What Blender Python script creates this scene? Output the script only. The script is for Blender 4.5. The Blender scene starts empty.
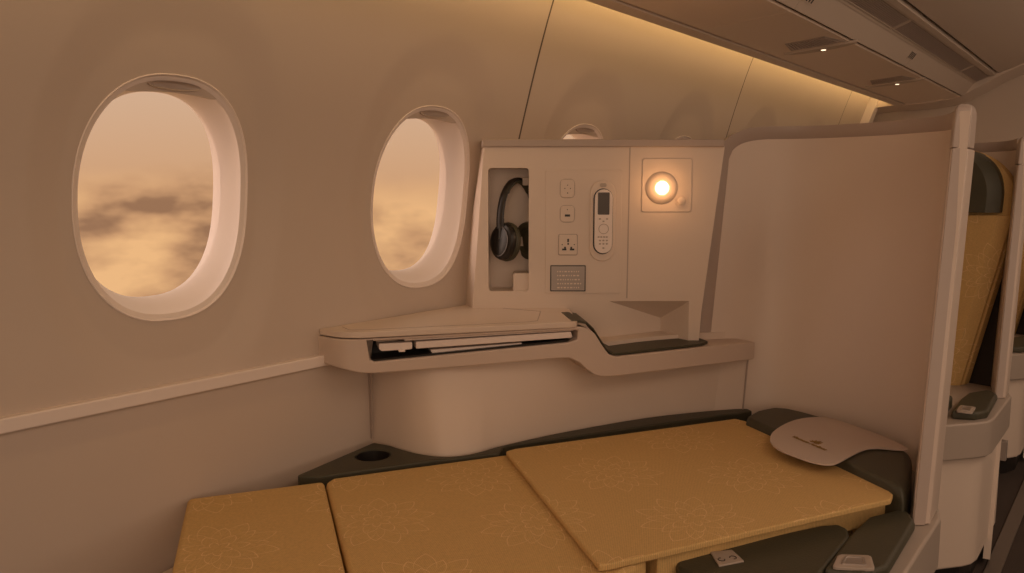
import bpy, bmesh, math, random
from mathutils import Vector, Matrix
random.seed(4)
SC = bpy.context.scene
COL = SC.collection
# ------------------------------------------------------------------ camera
F, H = 800.0, 1.08
PH = math.atan(94.5 / F); TH = math.atan(638 * math.cos(PH) / F)
FW = Vector((math.cos(TH) * math.cos(PH), math.sin(TH) * math.cos(PH), -math.sin(PH)))
RT = Vector((math.sin(TH), -math.cos(TH), 0)); UP = RT.cross(FW)
EYE = Vector((0, 0, H))
cam = bpy.data.cameras.new('camera'); co = bpy.data.objects.new('camera', cam); COL.objects.link(co)
cam.sensor_width = 36; cam.lens = F / 1024 * 36; cam.clip_start = .02
co.matrix_world = Matrix(((RT.x, UP.x, -FW.x, 0), (RT.y, UP.y, -FW.y, 0), (RT.z, UP.z, -FW.z, H), (0, 0, 0, 1)))
SC.camera = co
SC.view_settings.view_transform = 'Standard'; SC.view_settings.look = 'None'
SC.view_settings.exposure = 0.0; SC.view_settings.gamma = 1; SC.view_settings.use_curve_mapping = False
# ------------------------------------------------------------------ world: hazy sunset sky over a cloud deck
W = bpy.data.worlds.new('World'); SC.world = W; W.use_nodes = True
nt = W.node_tree; nt.nodes.clear()
def nn(t, nt_=None, **k):
    n = (nt_ or nt).nodes.new(t)
    for a, b in k.items(): setattr(n, a, b)
    return n
tc = nn('ShaderNodeTexCoord'); sep = nn('ShaderNodeSeparateXYZ'); nt.links.new(tc.outputs['Generated'], sep.inputs[0])
mp = nn('ShaderNodeMapping'); mp.inputs['Scale'].default_value = (7.5, 7.5, 15); nt.links.new(tc.outputs['Generated'], mp.inputs[0])
nz = nn('ShaderNodeTexNoise'); nz.inputs['Scale'].default_value = 1.0; nz.inputs['Detail'].default_value = 4; nz.inputs['Roughness'].default_value = .5
nt.links.new(mp.outputs[0], nz.inputs[0])
cr = nn('ShaderNodeValToRGB'); e = cr.color_ramp.elements
e[0].position = .36; e[0].color = (.33, .175, .095, 1); e[1].position = .58; e[1].color = (.86, .50, .235, 1)
x = cr.color_ramp.elements.new(.45); x.color = (.60, .33, .165, 1)
nt.links.new(nz.outputs[0], cr.inputs[0])
gr = nn('ShaderNodeValToRGB'); e = gr.color_ramp.elements   # haze above the cloud deck by elevation
e[0].position = .5; e[0].color = (.64, .36, .19, 1); e[1].position = .60; e[1].color = (.68, .49, .36, 1)
mr = nn('ShaderNodeMapRange'); mr.inputs[1].default_value = -1; mr.inputs[2].default_value = 1
nt.links.new(sep.outputs[2], mr.inputs[0]); nt.links.new(mr.outputs[0], gr.inputs[0])
mf = nn('ShaderNodeMapRange'); mf.inputs[1].default_value = -.015; mf.inputs[2].default_value = .04
ad = nn('ShaderNodeMath', operation='MULTIPLY_ADD'); ad.inputs[1].default_value = .07; nt.links.new(nz.outputs[0], ad.inputs[0])
sb = nn('ShaderNodeMath', operation='SUBTRACT'); nt.links.new(sep.outputs[2], sb.inputs[0]); sb.inputs[1].default_value = .028
nt.links.new(sb.outputs[0], ad.inputs[2]); nt.links.new(ad.outputs[0], mf.inputs[0])
mx = nn('ShaderNodeMixRGB'); nt.links.new(mf.outputs[0], mx.inputs[0]); nt.links.new(cr.outputs[0], mx.inputs[1]); nt.links.new(gr.outputs[0], mx.inputs[2])
# the low sun's glow, off to the side of everything the windows show
dp = nn('ShaderNodeVectorMath', operation='DOT_PRODUCT'); dp.inputs[1].default_value = Vector((-.62, .74, .25)).normalized(); nt.links.new(tc.outputs['Generated'], dp.inputs[0])
cl = nn('ShaderNodeMath', operation='MAXIMUM'); cl.inputs[1].default_value = 0; nt.links.new(dp.outputs['Value'], cl.inputs[0])
pw = nn('ShaderNodeMath', operation='POWER'); pw.inputs[1].default_value = 7; nt.links.new(cl.outputs[0], pw.inputs[0])
gs = nn('ShaderNodeVectorMath', operation='SCALE'); gs.inputs[0].default_value = (2.3, 1.75, 1.5); nt.links.new(pw.outputs[0], gs.inputs['Scale'])
gm = nn('ShaderNodeMixRGB', blend_type='ADD'); gm.inputs[0].default_value = 1; nt.links.new(mx.outputs[0], gm.inputs[1]); nt.links.new(gs.outputs[0], gm.inputs[2]); mx = gm
bg = nn('ShaderNodeBackground'); bg.inputs[1].default_value = 1.0; nt.links.new(mx.outputs[0], bg.inputs[0])
ow = nn('ShaderNodeOutputWorld'); nt.links.new(bg.outputs[0], ow.inputs[0])
# ------------------------------------------------------------------ lights of the cabin and added fill lamps
def area(name, loc, rot, sx, sy, power, color):
    l = bpy.data.lights.new(name, 'AREA'); l.shape = 'RECTANGLE'; l.size = sx; l.size_y = sy; l.energy = power; l.color = color
    o = bpy.data.objects.new(name, l); COL.objects.link(o); o.location = loc; o.rotation_euler = rot; return o
WARM = (1, .72, .51)
area('ceiling_wash_light', (1.6, -1.2, 2.05), (0, 0, 0), 5.2, .9, 26, WARM)
area('side_fill_light', (1.5, -3.9, 1.10), (math.radians(90), 0, 0), 5.0, .45, 10.5, (1, .74, .53))          # unseen fill lamp added across the aisle, no windows built there
area('rear_fill_light', (-1.42, -1.0, 1.25), (0, math.radians(-90), 0), 1.4, 2.2, 15, WARM)                       # fill lamp added behind the camera to brighten the partition
area('overhead_fill_light', (1.8, -1.5, 1.15), (math.radians(140), 0, 0), 4.5, .2, 8, WARM)                            # upward fill lamp added out of view to lift the ceiling panels
area('cove_light', (2.0, 1.125, 1.585), (math.radians(62), 0, 0), 5.6, .03, 3.1, (1, .64, .26))
def lin(r, g, b):
    f = lambda c: (c / 255 / 12.92) if c <= 10 else ((c / 255 + .055) / 1.055) ** 2.4
    return (f(r), f(g), f(b), 1)
# ------------------------------------------------------------------ materials
MATS = {}
def mat(name, col, rough=.5, bump=0, bscale=200, metal=0, emit=None, spec=.5, coat=0, var=0):
    m = bpy.data.materials.new(name); m.use_nodes = True; t = m.node_tree; b = t.nodes['Principled BSDF']
    b.inputs['Base Color'].default_value = (*col, 1); b.inputs['Roughness'].default_value = rough
    b.inputs['Metallic'].default_value = metal; b.inputs['Specular IOR Level'].default_value = spec
    b.inputs['Coat Weight'].default_value = coat
    if emit: b.inputs['Emission Color'].default_value = (*emit[0], 1); b.inputs['Emission Strength'].default_value = emit[1]
    c = nn('ShaderNodeTexCoord', t)
    if bump:
        n = nn('ShaderNodeTexNoise', t); n.inputs['Scale'].default_value = bscale; t.links.new(c.outputs['Object'], n.inputs[0])
        bp = nn('ShaderNodeBump', t); bp.inputs['Strength'].default_value = bump; bp.inputs['Distance'].default_value = .002
        t.links.new(n.outputs[0], bp.inputs['Height']); t.links.new(bp.outputs[0], b.inputs['Normal'])
    if var:
        n = nn('ShaderNodeTexNoise', t); n.inputs['Scale'].default_value = 6; t.links.new(c.outputs['Object'], n.inputs[0])
        x = nn('ShaderNodeMixRGB', t); x.inputs[1].default_value = (*[k * (1 - var) for k in col], 1); x.inputs[2].default_value = (*[min(1, k * (1 + var)) for k in col], 1)
        t.links.new(n.outputs[0], x.inputs[0]); t.links.new(x.outputs[0], b.inputs['Base Color'])
    MATS[name] = m; return m
M_WALL = mat('cabin_plastic', (.575, .475, .405), .55, bump=.05, bscale=500, var=.02)
M_SHELL = mat('shell_plastic', (.70, .585, .50), .42, bump=.05, bscale=500, var=.02)
M_RIM = mat('rim_plastic', (.44, .355, .31), .4, bump=.04, bscale=500)
M_BEZ = mat('window_plastic', (.82, .72, .67), .4)
M_PSU = mat('panel_plastic', (.86, .73, .62), .6, bump=.04, bscale=400)
M_SEAM = mat('joint', (.13, .10, .08), .8)
M_SHELL2 = mat('fascia_plastic', (.60, .49, .42), .42, bump=.05, bscale=500)
M_CEIL = mat('ceiling_plastic', (.60, .50, .42), .6, bump=.04, bscale=400)
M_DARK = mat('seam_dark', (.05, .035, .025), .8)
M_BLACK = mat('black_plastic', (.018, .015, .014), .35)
M_LEATH = mat('green_leather', (.058, .054, .034), .5, bump=.25, bscale=350)
M_CLOTH = mat('cover_cloth', (.56, .46, .40), .9, bump=.2, bscale=900)
M_GREYP = mat('grey_plastic', (.42, .35, .30), .45)
M_SCREEN = mat('screen', (.06, .045, .035), .3)
M_CARPET = mat('carpet', (.05, .035, .028), .95, bump=.6, bscale=300, var=.2)
M_TRACK = mat('track_metal', (.20, .17, .15), .4, metal=.6)
M_GOLD = mat('gold_thread', (.30, .18, .05), .6)
M_PLAC = mat('placard_metal', (.36, .31, .28), .38, metal=.4)
M_GRILLE = mat('grille', (.36, .30, .25), .7)
M_LAMP = mat('lamp_lens', (1, .8, .5), .4, emit=((1, .84, .60), 5))
M_READ = mat('reading_lens', (1, .8, .6), .4, emit=((1, .75, .5), 2.2))
# glass
g = bpy.data.materials.new('window_glass'); g.use_nodes = True; t = g.node_tree; t.nodes.clear()
tr = nn('ShaderNodeBsdfTransparent', t); tr.inputs[0].default_value = (.97, .95, .93, 1); gl = nn('ShaderNodeBsdfGlossy', t); gl.inputs['Roughness'].default_value = .05
fr = nn('ShaderNodeFresnel', t); fr.inputs[0].default_value = 1.12; ms = nn('ShaderNodeMixShader', t); o = nn('ShaderNodeOutputMaterial', t)
t.links.new(fr.outputs[0], ms.inputs[0]); t.links.new(tr.outputs[0], ms.inputs[1]); t.links.new(gl.outputs[0], ms.inputs[2]); t.links.new(ms.outputs[0], o.inputs[0]); M_GLASS = g

def fabric(name, base, line, angle, origin=(0, 0), pitch=(.235, .25), rad=.1, flat=True):
    """woven gold fabric with stitched lotus outlines, all in object space"""
    m = bpy.data.materials.new(name); m.use_nodes = True; t = m.node_tree; b = t.nodes['Principled BSDF']
    b.inputs['Roughness'].default_value = .85; b.inputs['Specular IOR Level'].default_value = .25
    c = nn('ShaderNodeTexCoord', t)
    mp0 = nn('ShaderNodeMapping', t); mp0.inputs['Location'].default_value = (-origin[0], -origin[1], 0); t.links.new(c.outputs['Object'], mp0.inputs[0])
    mp = nn('ShaderNodeMapping', t); mp.inputs['Rotation'].default_value = (0, 0, angle); t.links.new(mp0.outputs[0], mp.inputs[0])
    sp = nn('ShaderNodeSeparateXYZ', t); t.links.new(mp.outputs[0], sp.inputs[0])
    def ma(op, a, bb=None, cc=None):
        n = nn('ShaderNodeMath', t, operation=op)
        for i, v in enumerate((a, bb, cc)):
            if v is None: continue
            if isinstance(v, (int, float)): n.inputs[i].default_value = v
            else: t.links.new(v, n.inputs[i])
        return n.outputs[0]
    X, Y = sp.outputs[0], sp.outputs[1]
    u = ma('DIVIDE', X, pitch[0]); row = ma('FLOOR', u)
    par = ma('MODULO', ma('ABSOLUTE', row), 2.0)
    v = ma('ADD', ma('DIVIDE', Y, pitch[1]), ma('MULTIPLY', par, .5))
    col = ma('FLOOR', v)
    h = ma('FRACT', ma('ABSOLUTE', ma('MULTIPLY', ma('SINE', ma('ADD', ma('MULTIPLY', row, 12.99), ma('MULTIPLY', col, 78.2))), 437.5)))
    fx = ma('MULTIPLY', ma('SUBTRACT', ma('SUBTRACT', u, row), .5), pitch[0])
    fy = ma('MULTIPLY', ma('SUBTRACT', ma('SUBTRACT', v, col), .5), pitch[1])
    fx = ma('ADD', fx, ma('MULTIPLY', ma('SUBTRACT', h, .5), .02))
    r = ma('SQRT', ma('ADD', ma('MULTIPLY', fx, fx), ma('MULTIPLY', fy, fy)))
    th = ma('ADD', ma('ARCTAN2', fy, fx), ma('MULTIPLY', h, 3.0))
    tot = None
    for R0, n, ph in ((1.0, 9, 0.0), (.80, 9, .5), (.52, 7, .2), (.26, 6, 0)):
        R = R0 * rad
        # petal boundary: pointed-round lobes, inward cusps between them
        a = ma('ABSOLUTE', ma('DIVIDE', ma('ARCSINE', ma('SINE', ma('ADD', ma('MULTIPLY', th, n / 2), ph * math.pi))), math.pi / 2))
        lobe = ma('POWER', ma('SUBTRACT', 1.0001, a), .55)
        d = ma('ABSOLUTE', ma('SUBTRACT', r, ma('MULTIPLY', ma('ADD', ma('MULTIPLY', lobe, .62), .38), R)))
        s = ma('SUBTRACT', 1.0, ma('MINIMUM', ma('DIVIDE', d, .0017), 1.0))
        tot = s if tot is None else ma('MAXIMUM', tot, s)
    if flat:                                             # stitched on the upper face only
        ge = nn('ShaderNodeNewGeometry', t); sn = nn('ShaderNodeSeparateXYZ', t); t.links.new(ge.outputs['Normal'], sn.inputs[0])
        tot = ma('MULTIPLY', tot, ma('GREATER_THAN', sn.outputs[2], .6))
    wv = ma('MULTIPLY', ma('SINE', ma('MULTIPLY', X, 2 * math.pi / .0034)), ma('SINE', ma('MULTIPLY', Y, 2 * math.pi / .0048)))
    no = nn('ShaderNodeTexNoise', t); no.inputs['Scale'].default_value = 260; t.links.new(c.outputs['Object'], no.inputs[0])
    k = ma('ADD', ma('MULTIPLY', wv, .17), ma('ADD', ma('MULTIPLY', ma('SUBTRACT', no.outputs[0], .5), .35), 1.0))
    x0 = nn('ShaderNodeMixRGB', t, blend_type='MULTIPLY'); x0.inputs[0].default_value = 1; x0.inputs[1].default_value = (*base, 1)
    cb = nn('ShaderNodeCombineXYZ', t); [t.links.new(k, cb.inputs[i]) for i in range(3)]; t.links.new(cb.outputs[0], x0.inputs[2])
    x = nn('ShaderNodeMixRGB', t); x.inputs[2].default_value = (*line, 1); t.links.new(x0.outputs[0], x.inputs[1])
    nb = nn('ShaderNodeTexNoise', t); nb.inputs['Scale'].default_value = 60; t.links.new(c.outputs['Object'], nb.inputs[0])
    t.links.new(ma('MULTIPLY', tot, ma('MINIMUM', ma('MULTIPLY', nb.outputs[0], 1.9), 1.0)), x.inputs[0])
    t.links.new(x.outputs[0], b.inputs['Base Color'])
    bp = nn('ShaderNodeBump', t); bp.inputs['Strength'].default_value = .35; bp.inputs['Distance'].default_value = .001
    t.links.new(ma('ADD', wv, tot), bp.inputs['Height']); t.links.new(bp.outputs[0], b.inputs['Normal'])
    return m
BA = math.radians(26.5)
GOLD = (.62, .41, .17); GLINE = (.86, .62, .33)
M_FAB = fabric('gold_fabric', GOLD, GLINE, BA, (.02, .03))
M_FAB2 = fabric('gold_fabric_foot', GOLD, GLINE, BA, (.06, .0))
# ------------------------------------------------------------------ helpers
def tag(o, label=None, cat=None, group=None, kind=None):
    if label: o['label'] = label
    if cat: o['category'] = cat
    if group: o['group'] = group
    if kind: o['kind'] = kind
    return o
def wloc(o):
    v = Vector((0, 0, 0))
    while o: v = v + o.location; o = o.parent
    return v
def thing(name, loc, label=None, cat=None, group=None, kind=None):
    o = bpy.data.objects.new(name, None); COL.objects.link(o); o.location = loc; o.empty_display_size = .05
    return tag(o, label, cat, group, kind)
def obj(name, bm, m, parent=None, bevel=0, seg=3, smooth=True, ang=35):
    me = bpy.data.meshes.new(name)
    bmesh.ops.recalc_face_normals(bm, faces=bm.faces)
    if parent: bmesh.ops.translate(bm, verts=bm.verts, vec=-wloc(parent))
    bm.to_mesh(me); bm.free()
    o = bpy.data.objects.new(name, me); COL.objects.link(o)
    for mm in (m if isinstance(m, (list, tuple)) else [m]): me.materials.append(mm)
    if parent: o.parent = parent
    if smooth:
        for p in me.polygons: p.use_smooth = True
        try: me.set_sharp_from_angle(angle=math.radians(ang))
        except Exception: pass
    if bevel:
        b = o.modifiers.new('bevel', 'BEVEL'); b.width = bevel; b.segments = seg; b.limit_method = 'ANGLE'; b.angle_limit = math.radians(32)
        b.harden_normals = False
        for p in me.polygons: p.use_smooth = True
        w = o.modifiers.new('wn', 'WEIGHTED_NORMAL'); w.keep_sharp = False; w.weight = 60
    return o
def struct(o): o['kind'] = 'structure'; return o
def boolean(o, bms, op='DIFFERENCE'):
    """cut with temporary cutters, bake the result, delete the cutters"""
    mods = [(m_.type, m_.name) for m_ in o.modifiers]
    saved = []
    for m_ in list(o.modifiers):
        saved.append((m_.type, {k: getattr(m_, k) for k in ('width', 'segments', 'limit_method', 'angle_limit', 'weight', 'keep_sharp') if hasattr(m_, k)}))
        o.modifiers.remove(m_)
    cs = []
    for b in bms:
        me = bpy.data.meshes.new('c'); bmesh.ops.recalc_face_normals(b, faces=b.faces); b.to_mesh(me); b.free()
        c = bpy.data.objects.new('c', me); COL.objects.link(c); cs.append(c)
        m_ = o.modifiers.new('b', 'BOOLEAN'); m_.operation = op; m_.object = c; m_.solver = 'EXACT'
    bpy.context.view_layer.update()
    dg = bpy.context.evaluated_depsgraph_get()
    me = bpy.data.meshes.new_from_object(o.evaluated_get(dg)); me.name = o.data.name
    for m_ in list(o.modifiers): o.modifiers.remove(m_)
    o.data = me
    for c in cs: bpy.data.objects.remove(c)
    for p in me.polygons: p.use_smooth = True
    me.set_sharp_from_angle(angle=math.radians(35))
    for ty, kw in saved:
        m_ = o.modifiers.new(ty.lower(), ty)
        for k, v in kw.items(): setattr(m_, k, v)
    return o
def B(): return bmesh.new()
def addpoly(bm, ring): return bm.faces.new([bm.verts.new(Vector(p)) for p in ring])
def hexa(bm, lo, hi):
    """prism between two equal rings of 3d points"""
    a = [bm.verts.new(Vector(p)) for p in lo]; b = [bm.verts.new(Vector(p)) for p in hi]; n = len(a)
    for i in range(n): bm.faces.new((a[i], a[(i + 1) % n], b[(i + 1) % n], b[i]))
    bm.faces.new(a[::-1]); bm.faces.new(b); return bm
def prism(poly, z0, z1, bm=None):
    return hexa(bm or B(), [(p[0], p[1], z0) for p in poly], [(p[0], p[1], z1) for p in poly])
def loft(rings, bm=None, close=True, cap0=False, cap1=False):
    bm = bm or B(); vs = [[bm.verts.new(Vector(p)) for p in r] for r in rings]; n = len(vs[0])
    for a, b in zip(vs, vs[1:]):
        for i in range(n if close else n - 1): bm.faces.new((a[i], a[(i + 1) % n], b[(i + 1) % n], b[i]))
    if cap0: bm.faces.new(vs[0][::-1])
    if cap1: bm.faces.new(vs[-1])
    return bm
def smoothpath(pts, n=6):
    """Catmull-Rom through the points"""
    P = [Vector(p) for p in pts]; P = [P[0] * 2 - P[1]] + P + [P[-1] * 2 - P[-2]]; out = []
    for i in range(1, len(P) - 2):
        for k in range(n):
            t = k / n; a, b, c, d = P[i - 1:i + 3]
            out.append(.5 * ((2 * b) + (c - a) * t + (2 * a - 5 * b + 4 * c - d) * t * t + (3 * b - a - 3 * c + d) * t ** 3))
    out.append(P[-2]); return out
def tube(pts, r, n=10, bm=None, ry=None):
    pts = [Vector(p) for p in pts]; rings = []; up = Vector((0, 0, 1)); prev = None
    for i, p in enumerate(pts):
        d = (pts[min(i + 1, len(pts) - 1)] - pts[max(i - 1, 0)]).normalized()
        s = d.cross(prev if prev is not None else (up if abs(d.z) < .9 else Vector((1, 0, 0)))).normalized(); w = s.cross(d).normalized(); prev = w
        rings.append([p + s * r * math.cos(2 * math.pi * k / n) + w * (ry or r) * math.sin(2 * math.pi * k / n) for k in range(n)])
    return loft(rings, bm, cap0=True, cap1=True)
def box(c, sx, sy, sz, bm=None, rot=0):
    a, b, z = sx / 2, sy / 2, sz / 2; cr_, sr = math.cos(rot), math.sin(rot)
    f = lambda x, y: (c[0] + x * cr_ - y * sr, c[1] + x * sr + y * cr_)
    q = [f(-a, -b), f(a, -b), f(a, b), f(-a, b)]
    return prism(q, c[2] - z, c[2] + z, bm)
def ray(px, py): return FW + RT * (px - 512) / F + UP * (286.5 - py) / F
def on_z(px, py, z): r = ray(px, py); return EYE + r * ((z - H) / r.z)
def on_x(px, py, X): r = ray(px, py); return EYE + r * (X / r.x)
def on_y(px, py, Y): r = ray(px, py); return EYE + r * (Y / r.y)
NH = Vector((math.cos(TH), math.sin(TH), 0)); TU = Vector((math.sin(TH), -math.cos(TH), 0))
TD = 1.97                                                   # the tower's face stands this far in front of the eye
def tw(u, z, d=TD): return NH * d + TU * u + Vector((0, 0, z))
def tpix(px, py, d=TD):
    r = ray(px, py); p = EYE + r * (d / r.dot(NH)); return p.dot(TU), p.z
def rrect(u0, z0, u1, z1, r, n=5):
    out = []
    for cx, cz, a0 in ((u1 - r, z1 - r, 0), (u0 + r, z1 - r, 90), (u0 + r, z0 + r, 180), (u1 - r, z0 + r, 270)):
        for k in range(n + 1):
            a = math.radians(a0 + 90 * k / n); out.append((cx + r * math.cos(a), cz + r * math.sin(a)))
    return out
def plate(poly, d0, d1, bm=None):
    """plate parallel to the tower face: poly in (u, z), from depth d0 to d1"""
    return hexa(bm or B(), [tw(u, z, d0) for u, z in poly], [tw(u, z, d1) for u, z in poly])
def pixplate(x0, y0, x1, y1, r, d0, d1, bm=None):
    a = tpix(x0, y1); b = tpix(x1, y0); return plate(rrect(a[0], a[1], b[0], b[1], r), d0, d1, bm)
def ell(cu, cz, ru, rz, n=28): return [(cu + ru * math.cos(2 * math.pi * k / n), cz + rz * math.sin(2 * math.pi * k / n)) for k in range(n)]
# ------------------------------------------------------------------ the sidewall with its windows
PITCH = .637; WX0 = .737; WZ = 1.064
PROF = [(-.05, 1.30), (.40, 1.34), (.73, 1.352), (.90, 1.362), (1.05, 1.356), (1.15, 1.337), (1.25, 1.308), (1.40, 1.263), (1.55, 1.212), (1.66, 1.165), (1.75, 1.12)]
def wy(z):
    for (z0, y0), (z1, y1) in zip(PROF, PROF[1:]):
        if z <= z1 or (z1, y1) == PROF[-1]: break
    # smooth by small averaging
    def lin_(q):
        for (a0, b0), (a1, b1) in zip(PROF, PROF[1:]):
            if q <= a1: return b0 + (b1 - b0) * (q - a0) / (a1 - a0)
        return PROF[-1][1]
    return sum(lin_(z + k * .02) for k in (-3, -2, -1, 0, 1, 2, 3)) / 7
AW, BW = .160, .213
def sup(a, b, al, p=2.35):
    c, s = math.cos(al), math.sin(al); return (a * math.copysign(abs(c) ** (2 / p), c), b * math.copysign(abs(s) ** (2 / p), s))
def dish(dx, dz):
    q = (abs(dx / .232) ** 2.3 + abs(dz / .362) ** 2.3) ** (1 / 2.3)
    s = max(0, 1 - q) * .050; return min(s, .0108)
def wpt(x, z, cx, off=0): return (x, wy(z) + dish(x - cx, z - WZ) + off, z)
def window_cell(bm, cx, gap0, gap1):
    x0, x1 = cx - PITCH / 2 + gap0, cx + PITCH / 2 - gap1; z0, z1 = .735, 1.68; m = 28; per = []
    for k in range(m): per.append((x1, z0 + (z1 - z0) * k / m))
    for k in range(m): per.append((x1 + (x0 - x1) * k / m, z1))
    for k in range(m): per.append((x0, z1 + (z0 - z1) * k / m))
    for k in range(m): per.append((x0 + (x1 - x0) * k / m, z0))
    rings = []; S = 30
    for s in range(S + 1):
        t = s / S; r = []
        for (px, pz) in per:
            al = math.atan2((pz - WZ) / BW, (px - cx) / AW)
            hx, hz = sup(AW, BW, al); x_ = cx + hx + (px - cx - hx) * t; z_ = WZ + hz + (pz - WZ - hz) * t
            r.append(wpt(x_, z_, cx))
        rings.append(r)
    loft(rings, bm); bm_r = rings[-1]
    return per
for pr in [(-2, -1), (0, 1), (2, 3), (4, 5), (6,)]:
    bm = B()
    for j, w in enumerate(pr):
        window_cell(bm, WX0 + PITCH * w, .003 if j == 0 else 0, .003 if j == len(pr) - 1 else 0)
    bmesh.ops.remove_doubles(bm, verts=bm.verts, dist=.0004)
    struct(obj('wall_left', bm, M_WALL, ang=60))
for X in (WX0 - .5 * PITCH, WX0 + 1.5 * PITCH, WX0 + 3.5 * PITCH, WX0 + 5.5 * PITCH):   # dark joints behind the panel gaps
    zs = [.70 + .04 * i for i in range(26)]
    bm = loft([[(X - .02, wy(z) + .0012, z), (X + .02, wy(z) + .0012, z), (X + .012, wy(z) + .012, z), (X - .012, wy(z) + .012, z)] for z in zs], cap0=True, cap1=True)
    struct(obj('trim_1', bm, M_SEAM))

def wring(cx, a, b, off, n=72, p=2.35, zc=WZ):
    out = []
    for k in range(n):
        dx, dz = sup(a, b, 2 * math.pi * k / n, p); z = zc + dz
        out.append((cx + dx, wy(z) + .011 + off, z))
    return out
def build_window(i, cx):
    w = thing('window_%d' % i, (cx, 1.35, WZ), kind='structure')
    # bezel: thin proud lip, flat ring, then the bell-mouthed reveal
    R = [(.1615, .2145, .004), (.1615, .2145, -.0015), (.1600, .2130, -.0025), (.1585, .2115, -.001), (.1575, .2105, .002), (.1520, .2045, .0035),
         (.1495, .2020, .0050), (.1485, .2010, .0120), (.1465, .1965, .022), (.1430, .1890, .036), (.1390, .1810, .052), (.1365, .1765, .066), (.1362, .1760, .078)]
    obj('window_frame', loft([wring(cx, a, b + max(0, o) * .11, o, zc=WZ + max(0, o) * .10) for a, b, o in R]), M_BEZ, w, ang=50)
    # clear pane set in the reveal
    bm = B(); yt, yb = wy(WZ + .178) + .083, wy(WZ - .178) + .083; addpoly(bm, [(x_, yb + (yt - yb) * (z_ - WZ + .178) / .356, z_) for x_, y_, z_ in wring(cx, .138, .186, 0, zc=WZ + .008)]); obj('pane', bm, M_GLASS, w, smooth=False)
    # pulled-up shade: its lower edge shows at the top of the opening
    zl = WZ + .1795
    def shade_ring(off):
        out = []; n = 40
        a0 = math.asin(min(1, ((zl - WZ) / .203) ** (2.35 / 2)))
        for k in range(n + 1):
            al = a0 + (math.pi - 2 * a0) * k / n; dx, dz = sup(.1515, .2045, al); out.append((cx + dx, wy(WZ + dz) + .0108 + off, WZ + dz))
        x1, x0 = out[-1][0], out[0][0]
        for k in range(1, 14):
            t = k / 14; zz = zl + .006 * math.sin(math.pi * t); out.append((x1 + (x0 - x1) * t, wy(zz) + .011 + off, zz))
        return out
    bm = B(); hexa(bm, shade_ring(.0045), shade_ring(.012)); s = obj('shade', bm, M_WALL, w, smooth=False)
    bm = B(); hw = .048; n = 16; zh = WZ + .1955
    def lens(sc, off): 
        up_ = [(cx + hw * sc * math.cos(math.pi * k / n), zh + .0075 * sc * math.sin(math.pi * k / n)) for k in range(n + 1)]
        dn = [(cx - hw * sc * math.cos(math.pi * k / n), zh - .0075 * sc * math.sin(math.pi * k / n)) for k in range(1, n)]
        return [(x_, wy(z_) + .011 + off, z_) for x_, z_ in up_ + dn]
    loft([lens(1, .005), lens(.97, -.001), lens(.85, .0015), lens(.55, .004)], bm, cap1=True)
    obj('shade_handle', bm, M_RIM, s)
for i, k in enumerate(range(-2, 7)):
    build_window(i + 1, WX0 + PITCH * k)
# lower sidewall and the rail between
bm = loft([[(-1.5, wy(z) - o_, z), (1.30, wy(z) - o_, z), (1.30, wy(z) + .03, z), (-1.5, wy(z) + .03, z)] for z, o_ in ((0, .0), (.2, 0), (.4, 0), (.6, 0), (.72, 0), (.738, 0))], cap0=True, cap1=True)
struct(obj('wall_left', bm, M_WALL))
bm = loft([[(1.30, wy(z), z), (5.0, wy(z), z), (5.0, wy(z) + .03, z), (1.30, wy(z) + .03, z)] for z in (0, .2, .4, .6, .738)], cap0=True, cap1=True)
struct(obj('wall_left', bm, M_WALL))
def rail(x0, x1):
    c = [(1.356, .7385), (1.340, .7385), (1.338, .7365), (1.338, .7165), (1.340, .7145), (1.356, .7145)]
    return hexa(B(), [(x0, y, z) for y, z in c], [(x1, y, z) for y, z in c])
struct(obj('trim_2', rail(-1.5, 1.10), M_BEZ, bevel=.0008))
# floor, aisle track, far side of the cabin
struct(obj('floor', prism([(-1.6, -4.0), (7, -4.0), (7, 1.4), (-1.6, 1.4)], -.05, 0), M_CARPET, smooth=False))
for y in (on_z(1010, 530, 0).y,):
    struct(obj('trim_3', prism([(-1.5, y - .02), (6.8, y - .02), (6.8, y + .02), (-1.5, y + .02)], 0, .006), M_TRACK, bevel=.002))
struct(obj('wall_back', prism([(-1.6, -4.0), (-1.5, -4.0), (-1.5, 1.6), (-1.6, 1.6)], 0, 2.3), M_WALL, smooth=False))
struct(obj('wall_right', prism([(-1.6, -4.1), (7, -4.1), (7, -4.0), (-1.6, -4.0)], 0, 2.3), M_WALL, smooth=False))
struct(obj('wall_front', prism([(4.74, -4.0), (4.84, -4.0), (4.84, 1.6), (4.74, 1.6)], 0, 2.3), M_CEIL, smooth=False))
struct(obj('ceiling', prism([(-1.6, -4.0), (7, -4.0), (7, .1), (-1.6, .1)], 2.12, 2.2), M_CEIL, smooth=False))
# ------------------------------------------------------------------ overhead: valance with cove strip, service panels, bins
XE, XS = 4.6, -1.5
def extr(prof, x0, x1, th=None): return hexa(B(), [(x0, y, z) for y, z in prof], [(x1, y, z) for y, z in prof])
struct(obj('trim_4', extr([(1.095, 1.545), (1.090, 1.534), (1.078, 1.530), (1.037, 1.532), (1.037, 1.545), (1.075, 1.552), (1.085, 1.575), (1.095, 1.575)], XS, XE), M_SHELL, bevel=.002))
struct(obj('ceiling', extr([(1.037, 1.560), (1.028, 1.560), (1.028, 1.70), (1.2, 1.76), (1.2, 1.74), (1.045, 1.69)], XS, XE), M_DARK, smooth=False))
struct(obj('ceiling', extr([(1.17, 1.665), (1.15, 1.665), (1.04, 1.70), (1.05, 1.74), (1.20, 1.74)], XS, XE), M_SHELL, smooth=False))
LED = mat('led_strip', (1, .8, .45), .5, emit=((1, .66, .28), 1.6))
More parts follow.
